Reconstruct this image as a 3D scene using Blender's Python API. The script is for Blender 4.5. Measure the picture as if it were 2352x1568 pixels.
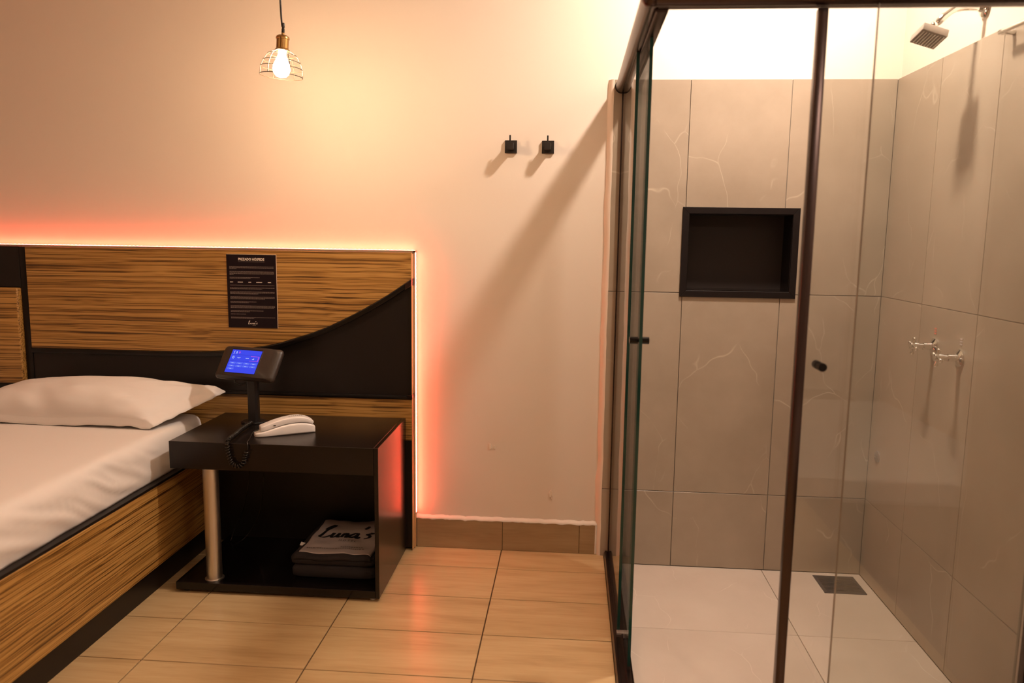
import bpy, bmesh, math, random
from mathutils import Vector, Matrix, noise
random.seed(7)
for o in list(bpy.data.objects): bpy.data.objects.remove(o)
SC = bpy.context.scene
COL = SC.collection
PI = math.pi

# ------------------------------------------------------------------ camera, world, exposure
cam_data = bpy.data.cameras.new('camera'); cam = bpy.data.objects.new('camera', cam_data); COL.objects.link(cam)
right = Vector((0.9968434, 0.0782058, 0.0136771)); down = Vector((0.0241854, -0.1350441, -0.9905444)); fwd = Vector((-0.0756193, 0.9877484, -0.1365093))
mw = Matrix.Identity(4)
for i in range(3):
    mw[i][0] = right[i]; mw[i][1] = -down[i]; mw[i][2] = -fwd[i]
mw.translation = Vector((0, -3.0541, 1.30)); cam.matrix_world = mw
cam_data.sensor_width = 36.0; cam_data.sensor_fit = 'HORIZONTAL'; cam_data.lens = 26.9893; cam_data.clip_start = 0.05
cam_data.dof.use_dof = True; cam_data.dof.focus_distance = 2.85; cam_data.dof.aperture_fstop = 2.0
SC.camera = cam
world = bpy.data.worlds.new('world'); SC.world = world; world.use_nodes = True
world.node_tree.nodes['Background'].inputs[0].default_value = (0.9, 0.75, 0.6, 1); world.node_tree.nodes['Background'].inputs[1].default_value = 0.02
SC.view_settings.view_transform = 'Standard'; SC.view_settings.look = 'None'; SC.view_settings.gamma = 1.0
SC.view_settings.use_curve_mapping = False; SC.view_settings.exposure = 0.0
SHOWER_LAMP = ((1.0, 0.805, 0.66), 1540.0)    # colour, radiance of the lamp over the shower
PENDANT = ((1.0, 0.66, 0.385), 420.0)         # pendant bulb
ROOM_LAMP = ((1.0, 0.61, 0.36), 46.0)        # ceiling panels of the room
LED = ((1.0, 0.075, 0.034), 50.0)             # red light strip
ADDED_LAMP = ((1.0, 0.78, 0.62), 105.0)        # unseen panel added to brighten the platform's reflection in the glass
SCREEN = 1.0

# ------------------------------------------------------------------ materials
def mat(name):
    m = bpy.data.materials.new(name); m.use_nodes = True
    return m, m.node_tree, m.node_tree.nodes['Principled BSDF']
def N(nt, typ, **kw):
    n = nt.nodes.new(typ)
    for k, v in kw.items():
        if k.startswith('i_'): n.inputs[k[2:].replace('_', ' ')].default_value = v
        else: setattr(n, k, v)
    return n
def c4(c): return (c[0], c[1], c[2], 1)
def plain(name, col, rough=0.5, metal=0.0, spec=0.5, bump=0.0, bscale=200.0, coat=0.0):
    m, nt, b = mat(name)
    b.inputs['Base Color'].default_value = c4(col); b.inputs['Roughness'].default_value = rough
    b.inputs['Metallic'].default_value = metal; b.inputs['Specular IOR Level'].default_value = spec
    b.inputs['Coat Weight'].default_value = coat
    if bump:
        tc = N(nt, 'ShaderNodeTexCoord'); n = N(nt, 'ShaderNodeTexNoise', i_Scale=bscale, i_Detail=3.0)
        bp = N(nt, 'ShaderNodeBump', i_Strength=bump, i_Distance=0.002)
        nt.links.new(tc.outputs['Object'], n.inputs['Vector']); nt.links.new(n.outputs['Fac'], bp.inputs['Height']); nt.links.new(bp.outputs[0], b.inputs['Normal'])
    return m
def ramp(nt, stops):
    r = N(nt, 'ShaderNodeValToRGB'); e = r.color_ramp.elements
    while len(e) < len(stops): e.new(0.5)
    for el, (p, c) in zip(e, stops): el.position = p; el.color = c4(c)
    return r
def emission(name, col, strength):
    m = bpy.data.materials.new(name); m.use_nodes = True; nt = m.node_tree; nt.nodes.clear()
    e = N(nt, 'ShaderNodeEmission'); e.inputs[0].default_value = c4(col); e.inputs[1].default_value = strength
    o = N(nt, 'ShaderNodeOutputMaterial'); nt.links.new(e.outputs[0], o.inputs[0])
    return m
def zebrano(name, grain='X', rough=0.38):
    m, nt, b = mat(name)
    tc = N(nt, 'ShaderNodeTexCoord'); mp = N(nt, 'ShaderNodeMapping')
    sc = {'X': (1.1, 300, 300), 'Y': (300, 1.1, 300)}[grain]
    # slight waviness of the grain
    nw = N(nt, 'ShaderNodeTexNoise', i_Scale=3.5, i_Detail=2.0); mx = N(nt, 'ShaderNodeMixRGB', blend_type='LINEAR_LIGHT'); mx.inputs[0].default_value = 0.0045
    nt.links.new(tc.outputs['Object'], nw.inputs['Vector']); nt.links.new(tc.outputs['Object'], mx.inputs[1]); nt.links.new(nw.outputs['Color'], mx.inputs[2])
    mp.inputs['Scale'].default_value = sc; nt.links.new(mx.outputs[0], mp.inputs['Vector'])
    n1 = N(nt, 'ShaderNodeTexNoise', i_Scale=1.0, i_Detail=2.0, i_Roughness=0.5); nt.links.new(mp.outputs[0], n1.inputs['Vector'])
    mp2 = N(nt, 'ShaderNodeMapping'); mp2.inputs['Scale'].default_value = tuple(v * (0.42 if v > 10 else 0.8) for v in sc); nt.links.new(mx.outputs[0], mp2.inputs['Vector'])
    n2 = N(nt, 'ShaderNodeTexNoise', i_Scale=1.0, i_Detail=2.0); nt.links.new(mp2.outputs[0], n2.inputs['Vector'])
    mm = N(nt, 'ShaderNodeMixRGB'); mm.inputs[0].default_value = 0.36; nt.links.new(n1.outputs['Fac'], mm.inputs[1]); nt.links.new(n2.outputs['Fac'], mm.inputs[2])
    r = ramp(nt, [(0.37, (0.040, 0.016, 0.004)), (0.43, (0.165, 0.075, 0.016)), (0.49, (0.36, 0.185, 0.044)), (0.60, (0.50, 0.285, 0.085))])
    nt.links.new(mm.outputs[0], r.inputs[0]); nt.links.new(r.outputs[0], b.inputs['Base Color'])
    bp = N(nt, 'ShaderNodeBump', i_Strength=0.12, i_Distance=0.001); nt.links.new(mm.outputs[0], bp.inputs['Height']); nt.links.new(bp.outputs[0], b.inputs['Normal'])
    b.inputs['Roughness'].default_value = rough
    return m
def oak_tile(name, c0, c1, c2, rough):
    m, nt, b = mat(name)
    tc = N(nt, 'ShaderNodeTexCoord'); oi = N(nt, 'ShaderNodeObjectInfo'); mp = N(nt, 'ShaderNodeMapping')
    ml = N(nt, 'ShaderNodeVectorMath', operation='MULTIPLY'); ml.inputs[1].default_value = (37.0, 61.0, 13.0)
    cb = N(nt, 'ShaderNodeCombineXYZ')
    for k in range(3): nt.links.new(oi.outputs['Random'], cb.inputs[k])
    nt.links.new(cb.outputs[0], ml.inputs[0])
    ad = N(nt, 'ShaderNodeVectorMath', operation='ADD'); nt.links.new(tc.outputs['Object'], ad.inputs[0]); nt.links.new(ml.outputs[0], ad.inputs[1])
    mp.inputs['Scale'].default_value = (1.6, 13, 13); nt.links.new(ad.outputs[0], mp.inputs['Vector'])
    n1 = N(nt, 'ShaderNodeTexNoise', i_Scale=1.3, i_Detail=4.0, i_Roughness=0.6, i_Distortion=0.5); nt.links.new(mp.outputs[0], n1.inputs['Vector'])
    mp2 = N(nt, 'ShaderNodeMapping'); mp2.inputs['Scale'].default_value = (9, 120, 120); nt.links.new(ad.outputs[0], mp2.inputs['Vector'])
    n2 = N(nt, 'ShaderNodeTexNoise', i_Scale=1.0, i_Detail=3.0); nt.links.new(mp2.outputs[0], n2.inputs['Vector'])
    mm = N(nt, 'ShaderNodeMixRGB'); mm.inputs[0].default_value = 0.3; nt.links.new(n1.outputs['Fac'], mm.inputs[1]); nt.links.new(n2.outputs['Fac'], mm.inputs[2])
    r = ramp(nt, [(0.30, c0), (0.5, c1), (0.70, c2)]); nt.links.new(mm.outputs[0], r.inputs[0])
    nt.links.new(r.outputs[0], b.inputs['Base Color']); b.inputs['Roughness'].default_value = rough
    bp = N(nt, 'ShaderNodeBump', i_Strength=0.08, i_Distance=0.001); nt.links.new(n2.outputs['Fac'], bp.inputs['Height']); nt.links.new(bp.outputs[0], b.inputs['Normal'])
    return m
def marble(name, base, dark, vein, rough, vamt=0.55):
    m, nt, b = mat(name)
    tc = N(nt, 'ShaderNodeTexCoord'); oi = N(nt, 'ShaderNodeObjectInfo')
    cb = N(nt, 'ShaderNodeCombineXYZ')
    for k in range(3): nt.links.new(oi.outputs['Random'], cb.inputs[k])
    ml = N(nt, 'ShaderNodeVectorMath', operation='MULTIPLY'); ml.inputs[1].default_value = (31.0, 17.0, 23.0); nt.links.new(cb.outputs[0], ml.inputs[0])
    ad = N(nt, 'ShaderNodeVectorMath', operation='ADD'); nt.links.new(tc.outputs['Object'], ad.inputs[0]); nt.links.new(ml.outputs[0], ad.inputs[1])
    n0 = N(nt, 'ShaderNodeTexNoise', i_Scale=3.0, i_Detail=6.0, i_Roughness=0.6); nt.links.new(ad.outputs[0], n0.inputs['Vector'])
    r0 = ramp(nt, [(0.3, dark), (0.7, base)]); nt.links.new(n0.outputs['Fac'], r0.inputs[0])
    nd = N(nt, 'ShaderNodeTexNoise', i_Scale=2.6, i_Detail=3.0, i_Roughness=0.55); nt.links.new(ad.outputs[0], nd.inputs['Vector'])
    mx = N(nt, 'ShaderNodeMixRGB', blend_type='LINEAR_LIGHT'); mx.inputs[0].default_value = 0.13; nt.links.new(ad.outputs[0], mx.inputs[1]); nt.links.new(nd.outputs['Color'], mx.inputs[2])
    mv = N(nt, 'ShaderNodeMapping'); mv.inputs['Rotation'].default_value = (0, 0.5, 0.6); mv.inputs['Scale'].default_value = (1.25, 1.0, 0.62); nt.links.new(mx.outputs[0], mv.inputs['Vector'])
    vo = N(nt, 'ShaderNodeTexVoronoi', feature='DISTANCE_TO_EDGE', i_Scale=3.4); nt.links.new(mv.outputs[0], vo.inputs['Vector'])
    rv = ramp(nt, [(0.0, (1, 1, 1)), (0.008, (0, 0, 0))]); nt.links.new(vo.outputs['Distance'], rv.inputs[0])
    # veins fade in and out
    nm = N(nt, 'ShaderNodeTexNoise', i_Scale=5.0, i_Detail=3.0); nt.links.new(ad.outputs[0], nm.inputs['Vector'])
    rm = ramp(nt, [(0.47, (0, 0, 0)), (0.66, (1, 1, 1))]); nt.links.new(nm.outputs['Fac'], rm.inputs[0])
    mu = N(nt, 'ShaderNodeMath', operation='MULTIPLY'); nt.links.new(rv.outputs[0], mu.inputs[0]); nt.links.new(rm.outputs[0], mu.inputs[1])
    mu2 = N(nt, 'ShaderNodeMath', operation='MULTIPLY'); mu2.inputs[1].default_value = vamt; nt.links.new(mu.outputs[0], mu2.inputs[0])
    fin = N(nt, 'ShaderNodeMixRGB'); fin.inputs[2].default_value = c4(vein); nt.links.new(mu2.outputs[0], fin.inputs[0]); nt.links.new(r0.outputs[0], fin.inputs[1])
    nt.links.new(fin.outputs[0], b.inputs['Base Color']); b.inputs['Roughness'].default_value = rough
    return m
def thin_glass(name, tint, haze):
    m = bpy.data.materials.new(name); m.use_nodes = True; nt = m.node_tree; nt.nodes.clear()
    geo = N(nt, 'ShaderNodeNewGeometry')
    mi = N(nt, 'ShaderNodeMix', data_type='FLOAT'); mi.inputs[2].default_value = 1.5; mi.inputs[3].default_value = 1 / 1.5
    nt.links.new(geo.outputs['Backfacing'], mi.inputs[0])
    fr = N(nt, 'ShaderNodeFresnel'); nt.links.new(mi.outputs[0], fr.inputs['IOR'])
    tr = N(nt, 'ShaderNodeBsdfTransparent'); tr.inputs[0].default_value = c4(tint)
    gl = N(nt, 'ShaderNodeBsdfGlossy'); gl.inputs['Roughness'].default_value = 0.0
    df = N(nt, 'ShaderNodeBsdfDiffuse'); df.inputs[0].default_value = (0.8, 0.8, 0.78, 1)
    m0 = N(nt, 'ShaderNodeMixShader'); m0.inputs[0].default_value = haze
    nt.links.new(tr.outputs[0], m0.inputs[1]); nt.links.new(df.outputs[0], m0.inputs[2])
    ms = N(nt, 'ShaderNodeMixShader'); nt.links.new(fr.outputs[0], ms.inputs[0]); nt.links.new(m0.outputs[0], ms.inputs[1]); nt.links.new(gl.outputs[0], ms.inputs[2])
    o = N(nt, 'ShaderNodeOutputMaterial'); nt.links.new(ms.outputs[0], o.inputs[0])
    return m

M = {}
M['plaster'] = plain('plaster', (0.75, 0.66, 0.57), 0.62, bump=0.10, bscale=60)
M['ceiling'] = plain('ceiling_paint', (0.78, 0.74, 0.68), 0.8)
M['zebrano'] = zebrano('zebrano_veneer', 'X')
M['zebrano_y'] = zebrano('zebrano_veneer_rail', 'Y')
M['black_lam'] = plain('black_laminate', (0.0105, 0.0075, 0.0062), 0.36, spec=0.32, bump=0.03, bscale=600)
M['black_stand'] = plain('black_nightstand', (0.0105, 0.0075, 0.0062), 0.25, spec=0.38, bump=0.02, bscale=600)
M['black_moulding'] = plain('black_moulding', (0.006, 0.0045, 0.004), 0.30, spec=0.3)
M['black_gloss'] = plain('black_gloss', (0.006, 0.0042, 0.004), 0.12, spec=0.4)
M['edge_wood'] = plain('edge_band', (0.55, 0.33, 0.15), 0.5)
M['alu'] = plain('aluminium_profile', (0.62, 0.58, 0.54), 0.35, metal=1.0)
M['steel'] = plain('brushed_steel', (0.70, 0.66, 0.61), 0.38, metal=1.0)
M['chrome'] = plain('chrome', (0.85, 0.84, 0.82), 0.08, metal=1.0)
M['satin'] = plain('satin_grey', (0.34, 0.30, 0.27), 0.4, metal=0.6)
M['brass'] = plain('aged_brass', (0.42, 0.25, 0.09), 0.3, metal=1.0)
M['wire'] = plain('brass_wire', (0.014, 0.007, 0.003), 0.5, spec=0.2)
M['cable'] = plain('black_cable', (0.010, 0.008, 0.007), 0.2)
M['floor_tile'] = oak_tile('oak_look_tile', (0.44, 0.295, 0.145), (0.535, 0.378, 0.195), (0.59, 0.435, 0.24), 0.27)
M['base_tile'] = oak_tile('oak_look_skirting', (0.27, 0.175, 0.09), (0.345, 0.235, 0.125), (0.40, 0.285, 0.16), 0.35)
M['grout'] = plain('dark_grout', (0.085, 0.045, 0.02), 0.9)
M['grout_grey'] = plain('grey_grout', (0.20, 0.165, 0.13), 0.9)
M['grout_veiled'] = plain('veiled_grout', (0.27, 0.225, 0.18), 0.9)  # grout lightened to imitate the veil of the glass over the right wall
M['marble'] = marble('taupe_marble_tile', (0.385, 0.312, 0.240), (0.312, 0.250, 0.188), (0.74, 0.63, 0.50), 0.32, 0.42)
M['marble_floor'] = marble('beige_marble_tile', (0.52, 0.44, 0.37), (0.45, 0.375, 0.31), (0.72, 0.65, 0.57), 0.35)
M['platform'] = marble('white_marble', (0.80, 0.76, 0.70), (0.74, 0.70, 0.64), (0.6, 0.55, 0.5), 0.3, 0.2)
M['white_grout'] = plain('white_caulk', (0.72, 0.66, 0.58), 0.8, bump=0.3, bscale=90)
M['bronze'] = plain('dark_bronze_profile', (0.078, 0.056, 0.052), 0.27, metal=1.0)
M['glass'] = thin_glass('clear_glass', (0.962, 0.970, 0.960), 0.018)
M['glass_edge_pale'] = plain('pale_glass_edge', (0.24, 0.205, 0.16), 0.25)
M['glass_edge'] = plain('green_glass_edge', (0.012, 0.050, 0.042), 0.08)
M['sheet'] = plain('white_cotton', (0.74, 0.695, 0.665), 0.85, spec=0.2, bump=0.15, bscale=900)
M['niche'] = plain('black_niche_metal', (0.012, 0.0085, 0.008), 0.42, spec=0.15)
M['niche_back_lit'] = plain('lit_black_niche', (0.030, 0.023, 0.021), 0.5, spec=0.2)  # niche metal made lighter, light on the back panel put into the colour
M['plastic_dark'] = plain('dark_plastic', (0.035, 0.026, 0.022), 0.36)
M['plastic_black'] = plain('black_plastic', (0.010, 0.008, 0.008), 0.4)
M['plastic_white'] = plain('white_plastic', (0.80, 0.76, 0.74), 0.3)
M['hole'] = plain('hole_black', (0.01, 0.01, 0.01), 0.8)
M['poster'] = plain('black_card', (0.010, 0.005, 0.008), 0.4, spec=0.2)
M['ink_white'] = plain('white_ink', (0.80, 0.72, 0.64), 0.6)
M['ink_grey'] = plain('grey_ink', (0.21, 0.165, 0.15), 0.6)
M['ink_pale'] = plain('card_edge', (0.60, 0.48, 0.36), 0.6)
M['cloth_white'] = plain('printed_bag', (0.48, 0.41, 0.39), 0.6, bump=0.2, bscale=300)
M['cloth_black'] = plain('black_cloth', (0.020, 0.016, 0.017), 0.9, bump=0.5, bscale=500)
M['ink_black'] = plain('black_ink', (0.006, 0.005, 0.005), 0.6)
M['drain'] = plain('drain_steel', (0.10, 0.10, 0.115), 0.35, metal=0.7)
M['hook'] = plain('black_hook_metal', (0.012, 0.009, 0.008), 0.42)
M['red_mark'] = plain('red_mark', (0.7, 0.2, 0.14), 0.4)
M['blue_mark'] = plain('grey_mark', (0.5, 0.45, 0.45), 0.4)
M['fabric_white'] = plain('paint_flake', (0.74, 0.65, 0.55), 0.8)
M['shower_lamp'] = emission('shower_lamp_glow', *SHOWER_LAMP)
M['bulb'] = emission('bulb_glow', *PENDANT)
M['room_lamp'] = emission('ceiling_panel_glow', *ROOM_LAMP)
M['added_lamp'] = emission('added_panel_glow', *ADDED_LAMP)
M['led'] = emission('led_glow', *LED)
M['led_dot'] = emission('led_chip_glow', (1.0, 0.34, 0.24), 30.0)
M['screen'] = emission('screen_blue', (0.055, 0.075, 0.88), 0.95 * SCREEN)
M['screen_hi'] = emission('screen_button', (0.11, 0.155, 0.90), 1.0 * SCREEN)
M['screen_dark'] = emission('screen_header', (0.040, 0.050, 0.62), 0.9 * SCREEN)
M['screen_white'] = emission('screen_icon', (0.55, 0.65, 1.0), 1.0 * SCREEN)
M['screen_pink'] = emission('screen_pink', (0.55, 0.10, 0.75), 1.0 * SCREEN)

# ------------------------------------------------------------------ mesh helpers
class G:
    def __init__(s): s.bm = bmesh.new()
    def box(s, x0, x1, y0, y1, z0, z1, bev=0.0, seg=2):
        vs = [s.bm.verts.new((x, y, z)) for z in (z0, z1) for y in (y0, y1) for x in (x0, x1)]
        fs = [s.bm.faces.new([vs[i] for i in f]) for f in ((0, 2, 3, 1), (4, 5, 7, 6), (0, 1, 5, 4), (2, 6, 7, 3), (0, 4, 6, 2), (1, 3, 7, 5))]
        if bev:
            es = list({e for f in fs for e in f.edges})
            bmesh.ops.bevel(s.bm, geom=es, offset=bev, segments=seg, affect='EDGES', profile=0.5)
        return s
    def prism(s, poly, axis, a, b, bev=0.0, seg=2):
        def P(u, v, w): return {'x': (w, u, v), 'y': (u, w, v), 'z': (u, v, w)}[axis]
        A = [s.bm.verts.new(P(u, v, a)) for u, v in poly]; B = [s.bm.verts.new(P(u, v, b)) for u, v in poly]
        n = len(poly); fs = [s.bm.faces.new(A), s.bm.faces.new(list(reversed(B)))]
        for i in range(n): fs.append(s.bm.faces.new((A[i], B[i], B[(i + 1) % n], A[(i + 1) % n])))
        bmesh.ops.recalc_face_normals(s.bm, faces=fs)
        if bev:
            es = list(set(fs[0].edges) | set(fs[1].edges))
            bmesh.ops.bevel(s.bm, geom=es, offset=bev, segments=seg, affect='EDGES', profile=0.5)
        return s
    def rings(s, R, closed=True, cap0=True, cap1=True, loop=False):
        L = [[s.bm.verts.new(p) for p in r] for r in R]; n = len(L[0]); fs = []
        pairs = list(zip(L, L[1:])) + ([(L[-1], L[0])] if loop else [])
        for a, b in pairs:
            for i in range(n if closed else n - 1):
                j = (i + 1) % n
                fs.append(s.bm.faces.new((a[i], a[j], b[j], b[i])))
        if closed and not loop:
            if cap0: fs.append(s.bm.faces.new(list(reversed(L[0]))))
            if cap1: fs.append(s.bm.faces.new(L[-1]))
        bmesh.ops.recalc_face_normals(s.bm, faces=fs)
        return s
    def tube(s, path, r, n=10, loop=False, caps=True):
        P = [Vector(p) for p in path]; m = len(P); R = []
        rr = r if isinstance(r, (list, tuple)) else [r] * m
        t0 = (P[1] - P[0]).normalized(); up = Vector((0, 0, 1)) if abs(t0.z) < 0.9 else Vector((0, 1, 0))
        nrm = t0.cross(up).normalized()
        for i in range(m):
            if loop: t = (P[(i + 1) % m] - P[i - 1]).normalized()
            else: t = (P[min(i + 1, m - 1)] - P[max(i - 1, 0)]).normalized()
            nrm = (nrm - t * nrm.dot(t)).normalized(); bn = t.cross(nrm)
            R.append([P[i] + (nrm * math.cos(2 * PI * k / n) + bn * math.sin(2 * PI * k / n)) * rr[i] for k in range(n)])
        return s.rings(R, True, caps, caps, loop)
    def lathe(s, prof, c, axis='z', n=24, frame=None):
        c = Vector(c); R = []
        if frame is None:
            frame = {'z': (Vector((1, 0, 0)), Vector((0, 1, 0)), Vector((0, 0, 1))), 'x': (Vector((0, 1, 0)), Vector((0, 0, 1)), Vector((1, 0, 0))), 'y': (Vector((1, 0, 0)), Vector((0, 0, -1)), Vector((0, 1, 0)))}[axis]
        u, v, w = frame
        for r, h in prof: R.append([c + w * h + (u * math.cos(2 * PI * k / n) + v * math.sin(2 * PI * k / n)) * max(r, 1e-5) for k in range(n)])
        return s.rings(R)
    def grid(s, fn, nu, nv):
        V = [[s.bm.verts.new(fn(i / nu, j / nv)) for j in range(nv + 1)] for i in range(nu + 1)]
        for i in range(nu):
            for j in range(nv): s.bm.faces.new((V[i][j], V[i + 1][j], V[i + 1][j + 1], V[i][j + 1]))
        return s
    def xf(s, mtx):
        bmesh.ops.transform(s.bm, matrix=mtx, verts=s.bm.verts); return s
    def mesh(s, name, m, smooth=None):
        me = bpy.data.meshes.new(name); bmesh.ops.recalc_face_normals(s.bm, faces=s.bm.faces); s.bm.to_mesh(me); s.bm.free()
        if m: me.materials.append(m)
        if smooth:
            for p in me.polygons: p.use_smooth = True
            me.set_sharp_from_angle(angle=math.radians(smooth))
        return me

def root_loc(p):
    while p.parent: p = p.parent
    return p.location.copy()
def thing(name, label, cat, loc=(0, 0, 0), group=None):
    o = bpy.data.objects.new(name, None); COL.objects.link(o); o.location = loc; o.empty_display_size = 0.05
    o['label'] = label; o['category'] = cat
    if group: o['group'] = group
    return o
def part(name, g, m, parent, smooth=None, label=None):
    me = g.mesh(name, m, smooth); L = root_loc(parent); me.transform(Matrix.Translation(-L))
    o = bpy.data.objects.new(name, me); COL.objects.link(o); o.parent = parent
    if label: o['label'] = label
    return o
def struct(name, g, m, label, cat, smooth=None):
    me = g.mesh(name, m, smooth); o = bpy.data.objects.new(name, me); COL.objects.link(o)
    o['kind'] = 'structure'; o['label'] = label; o['category'] = cat
    return o
def single(name, g, m, label, cat, loc, smooth=None, group=None):
    me = g.mesh(name, m, smooth); me.transform(Matrix.Translation(-Vector(loc))); o = bpy.data.objects.new(name, me); COL.objects.link(o); o.location = loc
    o['label'] = label; o['category'] = cat
    if group: o['group'] = group
    return o
def catmull(pts, n=8):
    P = [Vector(p) for p in pts]; out = []
    for i in range(len(P) - 1):
        p0 = P[max(i - 1, 0)]; p1 = P[i]; p2 = P[i + 1]; p3 = P[min(i + 2, len(P) - 1)]
        for k in range(n):
            t = k / n
            out.append(0.5 * ((2 * p1) + (p2 - p0) * t + (2 * p0 - 5 * p1 + 4 * p2 - p3) * t * t + (3 * p1 - p0 - 3 * p2 + p3) * t ** 3))
    out.append(P[-1]); return out
def text_g(body, size, place, align='CENTER', bold=0.0):
    """flat lettering as mesh; place(x, y) -> point in the world"""
    cu = bpy.data.curves.new('lettering', 'FONT'); cu.body = body; cu.size = size; cu.align_x = align; cu.offset = bold; cu.resolution_u = 2
    ob = bpy.data.objects.new('lettering', cu); COL.objects.link(ob)
    me = bpy.data.meshes.new_from_object(ob.evaluated_get(bpy.context.evaluated_depsgraph_get()))
    bpy.data.objects.remove(ob); g = G(); g.bm.from_mesh(me); bpy.data.meshes.remove(me)
    for v in g.bm.verts: v.co = place(v.co.x, v.co.y)
    return g
# brush-script word drawn as pen strokes, about 1.0 wide, x height 0.2
SCRIPT = [
    [(-.02, .26), (.03, .37), (.09, .47), (.11, .44), (.05, .30), (-.03, .12), (-.05, .02), (.02, .00), (.10, .05), (.17, .10)],
    [(.17, .10), (.195, .165), (.18, .06), (.21, .01), (.27, .06), (.305, .165), (.295, .06), (.32, .01), (.355, .04)],
    [(.405, .165), (.385, .01), (.395, .07), (.435, .15), (.475, .15), (.480, .08), (.475, .02), (.50, .01), (.535, .05)],
    [(.68, .15), (.62, .17), (.56, .11), (.54, .04), (.58, .01), (.64, .06), (.69, .16), (.67, .05), (.70, .01), (.75, .06)],
    [(.83, .42), (.80, .34), (.77, .29)],
    [(.92, .20), (.98, .19), (.91, .14), (.87, .12), (.94, .08), (.93, .02), (.84, .00)]]
def script_g(place, w0=0.018):
    g = G()
    for st in SCRIPT:
        pts = catmull([(x, y, 0) for x, y in st], 5); L = []; R = []
        for i, p in enumerate(pts):
            t = (pts[min(i + 1, len(pts) - 1)] - pts[max(i - 1, 0)]).normalized(); n = Vector((-t.y, t.x, 0))
            w = w0 * (0.55 + 0.9 * abs(t.y)) * (0.5 if i in (0, len(pts) - 1) else 1)
            L.append(p + n * w); R.append(p - n * w)
        for i in range(len(pts) - 1):
            g.bm.faces.new([g.bm.verts.new(place(q.x, q.y)) for q in (L[i], R[i], R[i + 1], L[i + 1])])
    return g

# ------------------------------------------------------------------ the room
XL, XR, YF, ZC, XW = -4.7, 1.20, -6.0, 2.72, 2.35
NX0, NX1, NZ0, NZ1 = 0.443, 0.836, 1.098, 1.394         # opening of the shower niche
g = G()
g.box(XL - .1, NX0, 0, .2, -.1, ZC); g.box(NX1, XW + .1, 0, .2, -.1, ZC); g.box(NX0, NX1, 0, .2, -.1, NZ0); g.box(NX0, NX1, 0, .2, NZ1, ZC); g.box(NX0, NX1, .12, .2, NZ0, NZ1)
wall_back = struct('wall_back', g, M['plaster'], 'cream painted plaster wall behind the bed and shower', 'wall')
wall_right = struct('wall_shower', G().box(XR, XW, -1.56, 0, -.1, ZC), M['plaster'], 'wall on the right side of the shower, tiled to head height', 'wall')
struct('wall_right', G().box(XW, XW + .15, YF, 0, -.1, ZC), M['plaster'], 'painted wall on the right side of the room', 'wall')
struct('wall_left', G().box(XL - .15, XL, YF, 0, -.1, ZC), M['plaster'], 'cream painted wall at the far side of the bed', 'wall')
struct('wall_front', G().box(XL - .15, XW + .15, YF - .15, YF, -.1, ZC), M['plaster'], 'cream painted wall opposite the bed', 'wall')
struct('ceiling', G().box(XL - .15, XW + .15, YF - .15, .2, ZC, ZC + .1), M['ceiling'], 'off-white painted ceiling of the room', 'ceiling')
for (x, y, z, s, a) in ((-.319, -.002, .441, .018, .5), (-.065, -.002, .248, .020, 2.1), (-.06, -.002, .235, .012, .2), (-.30, -.002, .437, .010, 1.2)):
    g = G(); n = 7; A = [(x + s * (.6 + .4 * random.random()) * math.cos(a + 2 * PI * k / n) * .45, z + s * (.7 + .3 * random.random()) * math.sin(a + 2 * PI * k / n)) for k in range(n)]
    g.prism(A, 'y', -.0035, 0.0005, bev=.001); part('paint_flake', g, M['fabric_white'], wall_back, label='small flake of lifting paint')

# wood-look floor tiles
g = G(); g.box(XL - .1, .162, YF, 0, -.1, -.0035); g.box(.162, XR, -1.56, -1.15, -.1, -.0035); g.box(.162, XW, YF, -1.56, -.1, -.0035)
floor = struct('floor', g, M['grout'], 'wood-look ceramic tile floor beside the bed', 'floor')
TW, TH = 0.51, 0.2545; J = 0.0020
cache = {}
def tile_mesh(x0, x1, y0, y1, top, thick, m, key):
    k = (round(x1 - x0, 4), round(y1 - y0, 4), key)
    if k not in cache:
        w, h = x1 - x0, y1 - y0
        cache[k] = G().box(-w / 2, w / 2, -h / 2, h / 2, -thick, 0, bev=.0012, seg=1).mesh('tile', m)
    return cache[k]
def put_tile(name, x0, x1, y0, y1, top, m, key, parent):
    o = bpy.data.objects.new(name, tile_mesh(x0, x1, y0, y1, top, .006, m, key)); COL.objects.link(o); o.parent = parent; o.location = ((x0 + x1) / 2, (y0 + y1) / 2, top)
    return o
for c in range(-5, 3):
    for r in range(-1, 15):
        x0 = -.265 + c * TW; x1 = x0 + TW; y1 = -.19 - r * TH; y0 = y1 - TH
        y1 = min(y1, -.001); xa = max(x0, -2.2)
        parts = []
        if y1 > -1.15:
            parts.append((xa, min(x1, .160), max(y0, -1.153) if x1 > .16 and y0 < -1.15 else y0, y1))
            if x1 > .16 and y0 < -1.152: parts = [(xa, x1, y0, -1.152), (xa, .160, -1.150, y1)]
        else: parts.append((xa, min(x1, XR), y0, y1))
        for (a, b, d, e) in parts:
            if b - a < .01 or e - d < .01 or x1 <= -2.2: continue
            if x0 > .16 and d > -1.15: continue
            put_tile('floor_tile', a + J, b - J, d + J, e - J, 0.0, M['floor_tile'], 'f', floor)

pf = struct('platform', G().box(.95, XW, -5.0, -3.02, 0.0, .112, bev=.004), M['platform'], 'low pale marble platform added out of view to give the bright reflection in the front shower glass', 'platform')  # guessed shape, added behind the camera for its bright reflection
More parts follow.
